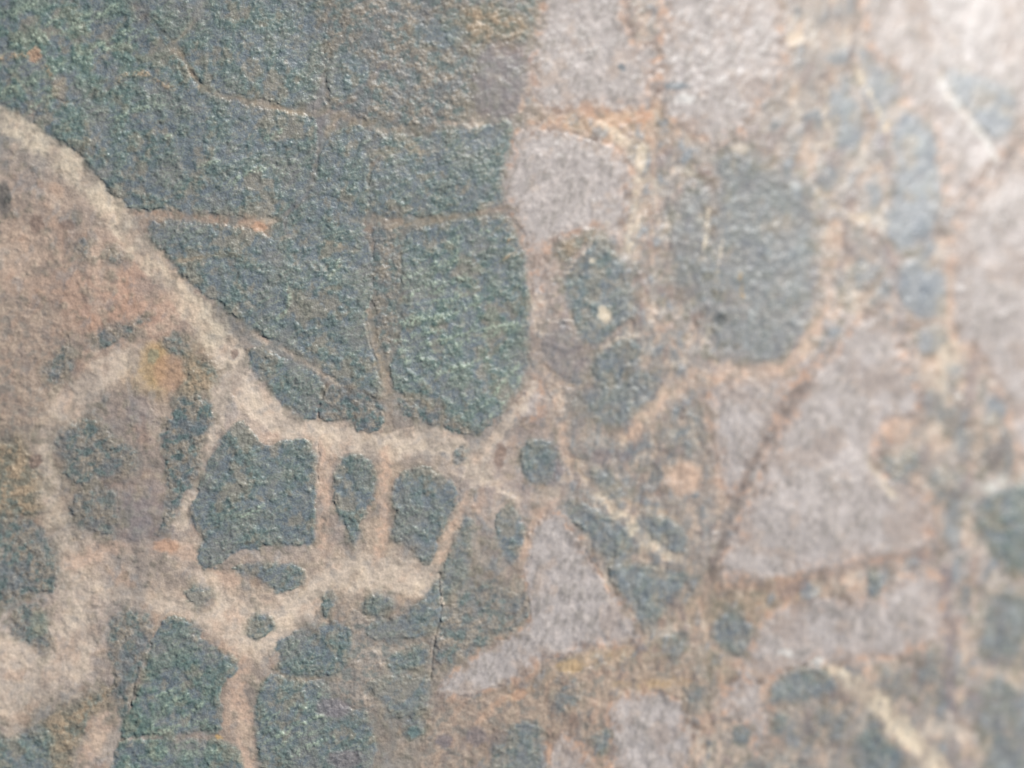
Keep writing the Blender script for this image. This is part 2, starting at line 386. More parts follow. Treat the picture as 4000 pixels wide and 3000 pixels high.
b 7 0.85 | 1448 1370 1472 1372 1476 1400 1460 1428 1442 1420
m 7 0.8 | 1500 1440 1525 1430 1536 1470 1526 1510 1505 1538 1485 1528 1478 1500 1490 1470
b 5 1 | 1580 1580 1595 1566 1615 1568 1623 1585 1615 1604 1596 1610 1582 1600
b 5 1 | 1276 1592 1304 1572 1318 1579 1318 1604 1303 1634 1291 1620
m 6 0.95 | 1195 1505 1215 1490 1235 1470 1255 1480 1250 1505 1230 1525 1210 1535
b 6 0.9 | 1063 1594 1106 1562 1156 1558 1171 1582 1174 1632 1170 1700 1050 1700
b 6 1 | 1659 1482 1709 1454 1746 1442 1784 1449 1809 1479 1799 1502 1764 1509 1729 1509 1696 1517 1660 1526
b 6 0.95 | 1669 1540 1704 1538 1700 1574 1674 1584
m 8 0.85 | 1744 1558 1785 1535 1819 1519 1830 1550 1812 1580 1784 1600 1752 1592
b 6 1 | 1849 1607 1864 1577 1884 1567 1901 1587 1934 1614 1948 1637 1940 1700 1835 1700
m 8 0.9 | 1899 1449 1934 1442 1964 1464 1962 1494 1938 1506 1910 1490
m 8 0.85 | 1990 1400 2025 1392 2036 1440 2034 1515 2000 1522 1984 1470
b 6 1 | 1872 1238 1905 1240 1908 1265 1895 1288 1880 1286
m 7 0.9 | 2070 1265 2100 1258 2108 1280 2090 1302 2072 1292
b 12 0.8 | 2125 1290 2150 1275 2280 1265 2280 1440 2190 1440 2140 1425 2120 1380 2118 1320
b 12 0.75 | 2126 1470 2150 1462 2200 1490 2280 1500 2280 1700 2130 1700 2118 1600 2120 1530
m 7 0.9 | 1610 1645 1660 1635 1720 1628 1745 1650 1750 1700 1600 1700
"""
# colour | strength | softness | widths(first,last) | path; lit edges of two upper-right slates are painted in as pale lines
VEINS = """
pink 0.9 8 64 22 | 1176 490 1164 570 1160 650 1156 705
pink 0.8 8 34 12 | 1310 465 1336 505 1352 545
brown 0.5 10 11 8 | 1532 1250 1512 1310 1500 1400 1490 1480
tan 0.6 6 8 7 | 1232 1000 1290 985 1350 950
tan 0.6 7 9 8 | 1240 1010 1300 1060 1380 1090 1450 1110 1510 1170
peach 0.6 7 12 10 | 1500 820 1530 900 1550 1000 1560 1080
peach 0.6 6 10 9 | 1390 640 1420 700 1470 760 1500 820
tan 0.6 6 9 8 | 1270 840 1220 830 1180 790
orange 0.5 8 14 10 | 1380 270 1420 330 1400 420 1410 520 1390 620 1400 720
tan 0.5 7 10 9 | 1180 1060 1150 1130 1120 1250
orange 0.5 7 10 8 | 1100 1500 1050 1540 1010 1600
tan 0.5 7 12 10 | 1540 1340 1500 1400 1520 1480
peach 0.6 8 16 14 | 1530 1250 1510 1330 1540 1400 1600 1440 1650 1460
brown 0.5 7 9 8 | 940 1500 1000 1590 1040 1700
tan 0.5 5 8 7 | 562 498 600 520 640 500 700 520 780 545
tan 0.5 5 8 7 | 375 570 430 555 520 552
tan 0.55 5 8 7 | 380 92 410 60 450 -20
tan 0.5 5 8 7 | 104 205 60 200 0 120
tan 0.5 5 8 7 | 190 270 215 310 235 350
tan 0.5 5 8 7 | 850 862 900 858 960 896
cream 0.72 11 46 60 | -60 215 0 256 60 290 130 338 190 392 240 448 285 515 345 580 405 648 450 704 492 770
pale 0.95 11 66 52 | 492 770 520 838 580 892 650 928 740 952 830 965 900 950 965 950 1012 990 1035 1020
pale 0.9 9 46 30 | 492 770 478 835 462 905 442 965 424 1035 405 1095 392 1130
pale 0.8 16 70 56 | 300 775 236 792 176 846 112 930 86 985 98 1060 122 1150 146 1220 160 1290 172 1370 168 1440
peach 0.6 10 30 40 | 150 1225 230 1185 330 1180 410 1190 450 1245 500 1255
pale 0.7 9 30 46 | 200 1268 320 1292 420 1322 470 1345
peach 0.75 8 26 22 | 700 955 702 1050 697 1180
peach 0.8 8 26 26 | 832 975 832 1060 830 1150 815 1195
tan 0.7 8 16 22 | 798 675 803 727 815 777 833 822 838 880 838 925
orange 0.5 13 16 30 | 300 462 375 465 440 470 500 474 553 484 572 496
tan 0.55 6 8 14 | 375 88 400 130 425 178 440 196 500 212 553 222 603 236 678 246 728 248 778 266 842 280
purple 0.5 7 10 8 | 835 140 796 178 740 228 695 260 688 310 680 360 668 410 640 440 612 470 624 506
tan 0.55 7 12 8 | 800 330 850 332 900 322 965 323
tan 0.5 7 12 18 | 740 470 800 476 853 484 920 476 990 468
peach 0.8 6 22 18 | 1010 1075 985 1120 962 1180 935 1235
pale 0.85 6 26 14 | 1030 1000 1060 955 1095 912 1135 868 1150 826
peach 0.6 7 20 18 | 1152 690 1160 780 1200 830 1214 900 1216 960 1236 1002 1226 1050 1190 1090 1150 1130 1125 1225
pale 0.8 7 24 18 | 1040 1030 1100 1062 1160 1080 1200 1060 1232 1026
pale 0.8 7 22 18 | 1166 650 1158 690 1180 720
peach 0.75 12 28 34 | 1806 480 1794 560 1784 640 1764 705 1738 756 1690 800 1600 802 1500 822 1440 846 1392 905 1352 946
cream 0.8 6 9 9 | 1735 372 1780 424 1822 460 1874 478
cream 0.7 6 10 8 | 1786 200 1786 250 1792 310
cream 0.8 8 14 22 | 1300 262 1334 292 1380 348 1376 430 1364 540
orange 0.75 9 26 22 | 1262 236 1300 254 1350 258 1400 250
brown 0.6 7 10 10 | 1354 -30 1352 20 1362 70
brown 0.5 8 16 14 | 1858 -30 1850 30 1842 90 1834 150
purple 0.5 8 18 14 | 1885 505 1905 532 1928 590 1938 640 1946 730
fissure 0.85 12 17 15 | 1742 832 1694 896 1642 976 1602 1050 1572 1130 1548 1205 1532 1250
brown 0.5 13 18 18 | 1560 1268 1700 1266 1830 1230 1930 1206 2024 1190
fissure 0.75 10 20 18 | 2230 292 2120 392 2045 456 2022 500
purple 0.75 8 18 20 | 2044 1240 2050 1350 2055 1450 2057 1560 2064 1700
cream 0.95 9 38 52 | 1797 1440 1857 1490 1909 1526 1950 1582 2010 1634 2050 1690
peach 0.7 8 18 24 | 2076 1330 2086 1370 2106 1440
cream 0.6 22 60 34 | 2052 748 2044 790 2022 838
peach 0.7 8 12 14 | 2050 555 2056 640 2054 720
cream 0.7 9 14 16 | 1872 985 1905 1040 1928 1072
white 0.75 12 22 40 | 2090 1088 2140 1058 2190 1032
white 0.9 5 10 12 | 2030 152 2040 194 2084 246 2130 302 2152 345
cream 0.8 7 20 24 | 1286 1066 1320 1102 1364 1124 1382 1160 1408 1180 1432 1197 1460 1204
ochre 0.36 13 20 28 | 1110 1505 1180 1462 1230 1436 1300 1416 1352 1404
ochre 0.5 8 16 22 | 1330 1480 1400 1484 1470 1470 1500 1480
cream 0.5 8 14 20 | 2134 1448 2170 1456 2230 1486
pale 0.8 5 9 7 | 915 234 938 262 1000 272 1042 268
peach 0.6 6 12 7 | 1130 212 1122 248 1146 190 1150 140
pale 0.8 4 12 4 | 553 724 590 746 680 790 735 832
pink 0.7 6 9 9 | 1558 662 1618 660
tan 0.5 4 5 5 | 600 1450 640 1470 705 1466
peach 0.7 12 40 34 | 505 1400 518 1440 512 1500 535 1570 540 1700
pale 0.9 14 60 80 | 480 1330 540 1385 600 1370 650 1310 720 1248 800 1238 905 1250
pale 0.85 12 40 46 | 440 1250 470 1300 560 1320 640 1300
pale 0.7 14 60 90 | -40 1400 60 1410 165 1370
pale 0.7 14 70 50 | -40 1520 60 1500 120 1440
peach 0.6 12 40 30 | 250 1500 230 1560 190 1620 170 1700
pale 0.55 6 10 12 | 790 1400 830 1410 880 1394
"""
# single stains and grains: colour u v ru rv strength
SPOTS = """
ochre 332 785 34 44 0.5; orange 366 805 34 40 0.5; brown 80 482 16 20 0.6; brown 142 486 16 12 0.6; brown 76 995 14 14 0.7
dark 8 430 16 40 0.5; orange 360 1180 30 14 0.6; ochre 470 1592 9 7 0.9; orange 75 118 14 14 0.7; tan 128 190 18 26 0.5
cream 1304 676 14 18 0.8; cream 1278 562 6 8 0.6; peach 1936 930 34 30 0.6; peach 1478 1035 38 36 0.7; brown 1080 985 12 26 0.7
brown 505 762 10 10 0.6; white 1720 400 12 12 0.4; blue 1460 185 30 8 0.7; white 1480 215 22 12 0.5; blue 1343 146 10 8 0.7
brown 1080 1590 20 18 0.5; purple 960 1600 18 14 0.7; purple 1030 1590 24 22 0.6; orange 1120 1500 16 14 0.5; cream 1385 340 14 30 0.6
purple 1300 985 22 16 0.5; purple 1350 985 16 14 0.5; orange 1290 1580 10 12 0.2; dark 1560 690 14 14 0.5; ochre 1230 1440 30 14 0.5
cream 575 478 14 10 0.2; peach 350 650 50 30 0.3; orange 560 492 16 10 0.6; purple 720 1530 40 22 0.7; purple 745 1640 40 22 0.7
cream 1865 470 14 10 0.5; cream 1720 85 22 16 0.5; cream 1600 320 20 12 0.4; peach 1650 1500 12 20 0.4; white 1700 1410 16 10 0.5; white 1764 1430 16 10 0.5
lime 85 1350 20 30 0.4; teal 893 1580 14 12 0.7; brown 1240 1560 10 14 0.5; lime 330 770 12 16 0.4; brown 1430 1345 10 10 0.5
"""
STREAKS = """
lime 5 | -20 50 60 16 110 -20; lime 5 | 70 92 130 72 195 46 250 8; lime 4 | 175 136 240 104 300 74 325 54; lime 4 | 215 100 250 80 290 60
lime 4 | 262 92 300 72 330 62; lime 5 | 52 248 105 206; tan 6 | 0 125 60 118 95 140 110 165; tan 6 | 250 175 300 152 340 175 378 190
lime 4 | 874 642 915 622 955 604 1012 606; lime 4 | 880 690 960 680 1020 672; lime 4 | 856 736 900 722 965 712; lime 5 | 870 782 930 768 965 748 1050 728 1120 702
lime 4 | 970 520 1010 500 1060 498; lime 4 | 900 660 960 645 1030 640; lime 4 | 560 1608 600 1590 623 1572 668 1556; lime 4 | 635 1630 668 1612 720 1590
lime 4 | 312 1592 360 1520 410 1500; lime 4 | 300 1515 350 1500 400 1480; lime 4 | 330 1590 380 1570 450 1556; lime 5 | 370 1560 430 1530 440 1500; lime 4 | 300 1640 370 1620 410 1602
gtan 5 | 170 330 200 290 188 262; lime 4 | 360 295 380 285; gtan 5 | 430 560 470 545 520 552; lime 4 | 640 1540 690 1500; pale 3 | 950 1245 956 1310
lime 4 | 876 600 930 575 985 560; lime 5 | 866 700 930 690 1000 668 1060 650; lime 5 | 860 760 930 742 1010 722 1090 700 1136 690; lime 4 | 900 820 970 800 1050 775
lime 4 | 1050 870 1090 820 1120 790; lime 5 | 1060 900 1100 850 1125 815; lime 4 | 940 560 1000 540; lime 4 | 910 640 960 628 1010 640
lime 5 | -10 215 40 180 90 170; lime 4 | 130 60 180 40 230 -10; lime 4 | 30 100 80 75 120 40; lime 4 | 240 260 300 235 360 225; lime 4 | 120 150 170 120 210 100
lime 4 | 500 395 540 370 590 360; lime 4 | 575 300 610 280; lime 4 | 430 360 480 345; lime 4 | 690 620 720 590 735 560; lime 4 | 600 690 625 650 620 620
lime 4 | 590 1620 640 1590 690 1578; lime 5 | 600 1590 650 1560 700 1545; lime 4 | 570 1560 610 1540 640 1520; lime 4 | 340 1640 400 1625 470 1625
tan 5 | 1090 560 1122 540 1098 520; pale 3 | 1218 600 1236 565 1276 528; pale 3 | 1300 752 1345 728 1378 728; lime 3 | 500 1120 540 1112 570 1090
cream 3 | 1560 500 1550 600; ochre 3 | 1600 590 1606 640; cream 4 | 1530 450 1520 540; cream 4 | 1850 150 1900 240 1920 300; ochre 4 | 1925 260 1905 280
"""
DARKS = """
0.7 3.5 | 950 1240 952 1310 942 1370 930 1470 | 0.6 3 | 297 1440 286 1495 282 1535 | 0.5 3 | 704 832 686 880 690 904 | 0.4 2.5 | 788 678 796 730 808 780 822 815
0.5 3 | 756 845 748 860 740 868 | 0.5 2.5 | 1062 925 1100 880 1132 850 | 0.4 2.5 | 995 1050 994 1088 980 1104 | 0.4 3 | 686 960 690 990 682 1015 690 1040
"""

def apply_color(win, c, t):
    COL[win] = mix(COL[win], c, t)

FR_N = {'n': 'grey_tan_fragment', 'e': 'brown_fragment', 'c': 'grey_brown_fragment', 'g': 'green_fragment', 's': 'slate_fragment', 'b': 'grey_green_fragment', 'm': 'mottled_fragment', 't': 'tan_fragment',
        'u': 'purple_grey_fragment', 'k': 'pale_fragment'}

def frag_color(kind, w):
    n60, n25, n12, th, th2, w9 = N60[w], N25[w], N12[w], TH[w], TH2[w], W9[w]
    if kind in 'gbsc':
        a = smooth(-0.25, 0.3, 0.6 * n60 + 0.6 * n25)
        c = mix(np.broadcast_to(PAL['blue'], n60.shape + (3,)), PAL['green'] if kind == 'g' else PAL['teal'], a * 0.85)
        worn = smooth(-0.02, 0.36, M90[w] + 0.4 * n25)
        c = mix(c, np.array((116, 113, 107), np.float32), 0.72 * worn)
        c = mix(c, np.array((134, 131, 118), np.float32), 0.5 * smooth(0.62, 1.0, th))
        c = mix(c, PAL['lime'], 0.34 * smooth(0.5, 1.0, WR1[w]) * smooth(-0.15, 0.3, n60))
        c = mix(c, np.array((130, 138, 120), np.float32), 0.5 * smooth(0.62, 1.0, FEA[w]) * smooth(-0.25, 0.15, M90[w] + 0.5 * n12))
        pres = smooth(-0.16, 0.2, 0.8 * n25 + 0.5 * n60)
        c = mix(c, np.array((66, 88, 82), np.float32), 0.38 * smooth(0.55, 0.2, W8[w]) * pres * (1 - 0.5 * worn))
        c = mix(c, np.array((66, 86, 80), np.float32), 0.4 * smooth(0.4, 0.15, W5[w]) * pres)
        c = mix(c, np.array((132, 132, 112), np.float32), 0.4 * smooth(0.3, 0.12, w9) * smooth(0.0, 0.3, -n25))
        c = mix(c, np.array((106, 107, 105), np.float32), np.full(n60.shape, 0.22, np.float32)) * 1.03
        c = mix(c, np.array((130, 122, 108), np.float32), 0.65 * smooth(0.05, 0.38, -M90[w] + 0.6 * E1[w]))
        c = mix(c, np.array((84, 112, 96), np.float32), 0.3 * GREENER[w] * smooth(-0.3, 0.2, n60 + 0.6 * n25))
        g = 0.35 + 0.65 * pres
        if kind == 's':
            c = mix(c, np.array((146, 152, 158), np.float32), np.full(n60.shape, 0.75, np.float32))
            g = 0.7 * g
        if kind == 'c':
            c = mix(c, np.array((116, 121, 122), np.float32), np.full(n60.shape, 0.5, np.float32))
        if kind in 'bsc':
            r = RIGHT[w]
            c = mix(c, PAL['grey'], 0.12 + 0.22 * r)
            c = mix(c, np.array((142, 146, 144), np.float32), 0.55 * r * smooth(0.08, 0.36, MV[w]))
            c = mix(c, np.array((150, 136, 118), np.float32), 0.45 * r * smooth(0.14, 0.38, -MV2[w]))
            c = mix(c, np.array((84, 94, 104), np.float32), 0.4 * r * smooth(0.1, 0.36, MV2[w]))
    elif kind == 'm':
        a = smooth(-0.3, 0.3, 0.5 * n60 + 0.8 * n25)
        c = mix(np.broadcast_to(np.array((102, 106, 106), np.float32), n60.shape + (3,)), np.array((122, 117, 108), np.float32), a)
        c = mix(c, PAL['green'], 0.7 * smooth(0.0, 0.35, -n25 + 0.4 * n12 + 0.3 * n60))
        c = mix(c, np.array((68, 84, 80), np.float32), 0.5 * smooth(0.5, 0.2, W8[w]) * smooth(-0.1, 0.3, -n25))
        c = mix(c, np.array((146, 132, 112), np.float32), 0.45 * smooth(0.35, 0.12, w9) * a)
        c = mix(c, PAL['tan'], 0.35 * smooth(0.6, 1.0, th))
        c = mix(c, PAL['blue'], 0.45 * smooth(0.15, 0.45, -n60))
        r = RIGHT[w]
        c = mix(c, np.array((130, 124, 119), np.float32), 0.55 * r)
        c = mix(c, np.array((172, 150, 131), np.float32), 0.6 * r * smooth(0.06, 0.32, -MV[w]))
        c = mix(c, np.array((108, 114, 116), np.float32), 0.6 * r * smooth(0.06, 0.32, MV[w] + 0.3 * n60))
        c = mix(c, np.array((110, 99, 94), np.float32), 0.5 * r * smooth(0.12, 0.36, MV2[w]))
        c = mix(c, np.array((186, 174, 158), np.float32), 0.4 * r * smooth(0.18, 0.38, -MV2[w]))
        g = 0.7 + 0.3 * a
    elif kind == 'n':
        a = smooth(-0.3, 0.3, 0.5 * n60 + 0.6 * n25)
        c = mix(np.broadcast_to(np.array((122, 119, 114), np.float32), n60.shape + (3,)), np.array((142, 132, 122), np.float32), a)
        c = mix(c, np.array((96, 104, 100), np.float32), 0.55 * smooth(0.05, 0.35, -n25 + 0.4 * n12 - 0.2 * n60))
        c = mix(c, np.array((164, 146, 128), np.float32), 0.5 * smooth(0.5, 1.0, th))
        r = RIGHT[w]
        c = mix(c, np.array((136, 129, 124), np.float32), 0.5 * r)
        c = mix(c, np.array((174, 153, 135), np.float32), 0.6 * r * smooth(0.06, 0.32, -MV[w]))
        c = mix(c, np.array((110, 115, 117), np.float32), 0.6 * r * smooth(0.06, 0.32, MV[w] + 0.3 * n60))
        c = mix(c, np.array((112, 101, 96), np.float32), 0.5 * r * smooth(0.12, 0.36, MV2[w]))
        c = mix(c, np.array((184, 174, 160), np.float32), 0.35 * r * smooth(0.18, 0.38, -MV2[w]))
        g = 0.5 + 0.25 * a - 0.25 * RIGHT[w]
    elif kind == 'e':
        a = smooth(-0.3, 0.3, 0.5 * n60 + 0.6 * n25)
        c = mix(np.broadcast_to(np.array((138, 125, 114), np.float32), n60.shape + (3,)), np.array((158, 140, 124), np.float32), a)
        c = mix(c, np.array((112, 112, 106), np.float32), 0.6 * smooth(0.0, 0.35, -n25 + 0.4 * n12))
        c = mix(c, PAL['orange'], 0.25 * smooth(0.1, 0.4, MV2[w]))
        c = mix(c, np.array((104, 92, 86), np.float32), 0.5 * smooth(0.15, 0.4, MV[w]))
        g = 0.4 + 0.3 * a
    elif kind == 't':
        a = smooth(-0.3, 0.3, n25)
        c = mix(np.broadcast_to(PAL['gtan'], n60.shape + (3,)), PAL['tan'], a)
        c = mix(c, PAL['green'], 0.5 * smooth(0.1, 0.45, -n60 + 0.4 * n12))
        g = 0.9 + 0 * a
    elif kind == 'u':
        c = mix(np.broadcast_to(PAL['purple'], n60.shape + (3,)), PAL['grey'], smooth(-0.3, 0.3, n25))
        g = 0.25 + 0 * n25
    else:
        c = np.broadcast_to(PAL['pink'], n60.shape + (3,)).copy()
        c = mix(c, np.array((131, 125, 119), np.float32), 0.7 * smooth(-0.05, 0.42, NV[w] + 0.5 * MV[w] + 0.3 * n60))
        c = mix(c, np.array((176, 166, 160), np.float32), 0.6 * smooth(0.05, 0.4, -MV2[w] + 0.2 * n12))
        c = mix(c, np.array((168, 150, 136), np.float32), 0.55 * smooth(0.05, 0.4, M90[w] + 0.4 * n25))
        c = mix(c, np.array((176, 168, 164), np.float32), 0.45 * RIGHT[w] * smooth(0.05, 0.35, -MV[w]))
        c = mix(c, np.array((136, 128, 124), np.float32), 0.5 * RIGHT[w] * smooth(0.1, 0.4, M90[w]))
        g = 0.05 + 0 * n25
    return c, g

def lay_fragment(row):
    head, path = row.split('|')
    kind, soft, stren = head.split()
    soft, stren = float(soft), float(stren)
    p0 = pts(path)
    w = window(p0[:, 0].min(), p0[:, 1].min(), p0[:, 0].max(), p0[:, 1].max())
    p = chaikin(p0, 2)
    s = poly_sd(p, UW[w], VW[w])
    c, g = frag_color(kind, w)
    s = s + (12 if kind in 'mtuen' else 7) * (E1[w] + 0.8 * E3[w]) + (2.5 if kind == 'k' else 4.5) * N12[w]
    sf = soft * (0.9 + 2.0 * E2[w])
    t = smooth(-sf * 1.15, sf * 0.85, s) * stren
    t = t * (1 - 0.45 * smooth(26, 4, s) * smooth(0.05, 0.4, N25[w] + 0.3 * N12[w]))
    if kind in 'gbscmt':        # a weathered rim, here and there
        rim = np.exp(-((s - 1.0) / (sf * 1.6)) ** 2) * 0.45
        apply_color(w, PAL['gtan'], rim * smooth(-0.15, 0.3, N25[w]))
        apply_color(w, PAL['brown'], rim * 0.7 * smooth(0.0, 0.35, -N60[w]))
    apply_color(w, c, t)
    if kind == 'k':
        rim = np.exp(-((s + 1.0) / (sf * 1.1)) ** 2) * 0.5
        apply_color(w, PAL['brown'], rim * smooth(-0.1, 0.35, N25[w]))
        apply_color(w, PAL['orange'], rim * smooth(-0.05, 0.3, -N25[w]))
    GRN[w] += (g - GRN[w]) * t
    up = 0.9 if kind in 'gbsc' else 0.5
    crisp = 0.6 * np.clip(0.9 - 1.2 * E2[w] + 0.5 * N60[w], 0, 1)
    REL[w] += up * smooth(-7, 8, s) * stren - 1.0 * crisp * np.exp(-((s + 0.5) / 2.8) ** 2) + 0.9 * crisp * np.exp(-((s - 5) / 2.6) ** 2)
    PIECES.append((FR_N[kind], kind))
    ID[w] = np.where(s > 0, len(PIECES) - 1, ID[w])

def lay_vein(row):
    head, path = row.split('|')
    cname, stren, soft, w0, w1 = head.split()
    stren, soft, w0, w1 = float(stren), float(soft), float(w0), float(w1)
    p = pts(path)
    p = chaikin(np.concatenate([p, np.linspace(w0, w1, len(p))[:, None]], 1), 2, False)
    w = window(p[:, 0].min(), p[:, 1].min(), p[:, 0].max(), p[:, 1].max(), 60)
    s = line_sd(p[:, :2], p[:, 2], UW[w] + 3 * N25[w], VW[w] + 3 * N60[w]) + 5.0 * N25[w] * min(1, w0 / 20)
    s = s + (9.0 * E1[w] + 10.0 * E3[w] + 4.0 * N12[w]) * min(1, w0 / 20)
    sf = soft * (0.6 + 1.2 * E2[w])
    t = smooth(-sf, sf * 0.8, s) * stren
    t = t * (1 - 0.5 * smooth(0.02, 0.4, N25[w] + 0.5 * E3[w]) * smooth(30, 2, s)) * (1 - 0.25 * smooth(0.05, 0.4, -N60[w]))
    if w0 < 25:
        lo = 0.8 if cname in ('brown', 'fissure') else 0.35
        t = t * (lo + (1 - lo) * smooth(-0.3, 0.15, N25[w] + 0.5 * N60[w]))
    c = np.broadcast_to(PAL[cname], s.shape + (3,)).copy()
    if cname not in ('brown', 'purple', 'fissure'):
        c = mix(c, PAL['cream'], 0.45 * smooth(0.02, 0.4, -N60[w] + 0.4 * N25[w]))
        c = mix(c, PAL['peach'] * 0.96, 0.5 * smooth(0.0, 0.45, N60[w]))
    c = mix(c, np.array((138, 127, 117), np.float32), 0.6 * smooth(0.0, 0.35, M90[w] + 0.5 * N25[w] + 0.2 * N12[w]))
    c = mix(c, PAL['grey'] * 1.06, 0.35 * smooth(0.05, 0.5, -N25[w]))
    apply_color(w, c, t)
    GRN[w] += (0.22 - GRN[w]) * t
    REL[w] += -0.8 * t
    if min(w0, w1) >= 7:
        PIECES.append(("vein", "v"))  # includes the painted lit edges beside two slate fragments
        ID[w] = np.where(s > 0.5, len(PIECES) - 1, ID[w])

ROWS = VEINS.strip().splitlines()
BROAD = [r for r in ROWS if max(float(r.split()[3]), float(r.split()[4])) >= 38]
FRAG_ROWS = FRAGS.strip().splitlines()
GROUND_ROWS, FRAG_ROWS = FRAG_ROWS[:10], FRAG_ROWS[10:]
for row in GROUND_ROWS:
    lay_fragment(row)
for row in BROAD:
    lay_vein(row)
for row in FRAG_ROWS:
    lay_fragment(row)
for row in ROWS:
    if row not in BROAD:
        lay_vein(row)

for row in SPOTS.replace('\n', ';').split(';'):
    if row.strip():
        q = row.split()
        bu, bv, ru, rv, stren = [float(x) for x in q[1:]]
        w = window(bu - 2 * ru, bv - 2 * rv, bu + 2 * ru, bv + 2 * rv)
        d = ((UW[w] + 5 * N12[w] - bu) / ru) ** 2 + ((VW[w] + 5 * N25[w] - bv) / rv) ** 2
        apply_color(w, PAL[q[0]], stren * smooth(1.5, 0.4, d))

for row in STREAKS.replace('\n', ';').split(';'):
    if row.strip():
        head, path = row.split('|')
        cname, wd = head.split()
        p = chaikin(pts(path), 2, False)
        w = window(p[:, 0].min(), p[:, 1].min(), p[:, 0].max(), p[:, 1].max())
        s = line_sd(p, np.full(len(p), float(wd) + 2.5), UW[w], VW[w])
        s = s + 2.5 * N12[w] + 3.0 * E1[w]
        t = smooth(-5, 2.5, s) * 0.85 * (0.3 + 0.7 * smooth(-0.3, 0.3, 0.8 * N25[w] + 0.6 * N12[w])) * smooth(0.75, 0.3, W5[w])
        apply_color(w, PAL[cname] + (14 if cname == 'lime' else 0), t)
        REL[w] += 0.5 * t

tok = [q for q in DARKS.replace('\n', '|').split('|') if q.strip()]
for head, path in zip(tok[0::2], tok[1::2]):
    stren, wd = [float(q) for q in head.split()]
    p = chaikin(pts(path), 2, False)
    w = window(p[:, 0].min(), p[:, 1].min(), p[:, 0].max(), p[:, 1].max())
    s = line_sd(p, np.full(len(p), wd), UW[w], VW[w])
    t = smooth(-2.5, 1.5, s)
    REL[w] -= 3.5 * stren * t

# the rest of the stone, past the part seen closely, goes on in the same manner
out = smooth(0, 140, np.maximum(np.maximum(-U - 10, U - 2230), np.maximum(-V - 10, V - 1680)))
full = (slice(None), slice(None))
big = smooth(0.02, 0.14, fbm(U / 210, V / 210, 301, 4))
cg, gg = frag_color('g', full)
ck, gk = frag_color('k', full)
alt = mix(mix(COL, ck, 0.8 * smooth(0.0, 0.1, fbm(U / 260, V / 260, 302, 4))), cg, big)
COL = mix(COL, alt, out)

# fine mineral grain and relief
COL *= (1 + 0.07 * N12 * (0.4 + GRN) + 0.05 * perlin(U / 5, V / 5, 401))[..., None]
COL *= (1 + 0.12 * GRN * np.clip(0.45 - W5, -0.5, 0.5))[..., None]
PRES = smooth(-0.02, 0.28, 0.8 * N25 + 0.5 * N60)
REL += (1 - 0.55 * RIGHT) * GRN * (1.7 * (0.5 - W5) + 0.9 * N12)
REL += (1 - 0.45 * RIGHT) * np.clip(GRN, 0, 1) * (0.4 * smooth(0.55, 0.1, W8) * PRES + 0.4 * np.clip(WR1, 0, 1) + 1.2 * np.clip(FEA, 0, 1) + 0.3 * np.clip(WR2, 0, 1) * PRES + 0.4 * np.clip(RIDGE, 0, 1) + 1.0 * N25)
REL += (0.25 + 0.6 * RIGHT) * NV + 0.3 * N12
REL += RIGHT * (2.2 * MV + 2.0 * MV2 + 0.9 * NV)
REL += 0.4 * (1 - 0.6 * RIGHT) * (0.5 - worley(UW / 7.0, VW / 7.0, 402)) + 0.4 * N12 + 1.6 * (fbm(U / 34, V / 34, 403, 2))
REL *= 1.0 * (1.0 - 0.7 * out)

def lin(c):
    c = np.clip(c / 255.0, 0, 1)
    return np.where(c <= 0.04045, c / 12.92, ((c + 0.055) / 1.055) ** 2.4)

ALB = lin(COL).astype(np.float32)
ALB = np.clip(ALB * 1.0, 0.01, 0.85)

P3 = np.stack([X * K, Y * K, (Z + REL) * K + ZREF], -1).reshape(-1, 3).astype(np.float32)
ALBF = np.concatenate([ALB.reshape(-1, 3), np.ones((NX * NY, 1), np.float32)], 1)
GRNF = GRN.reshape(-1).astype(np.float32)

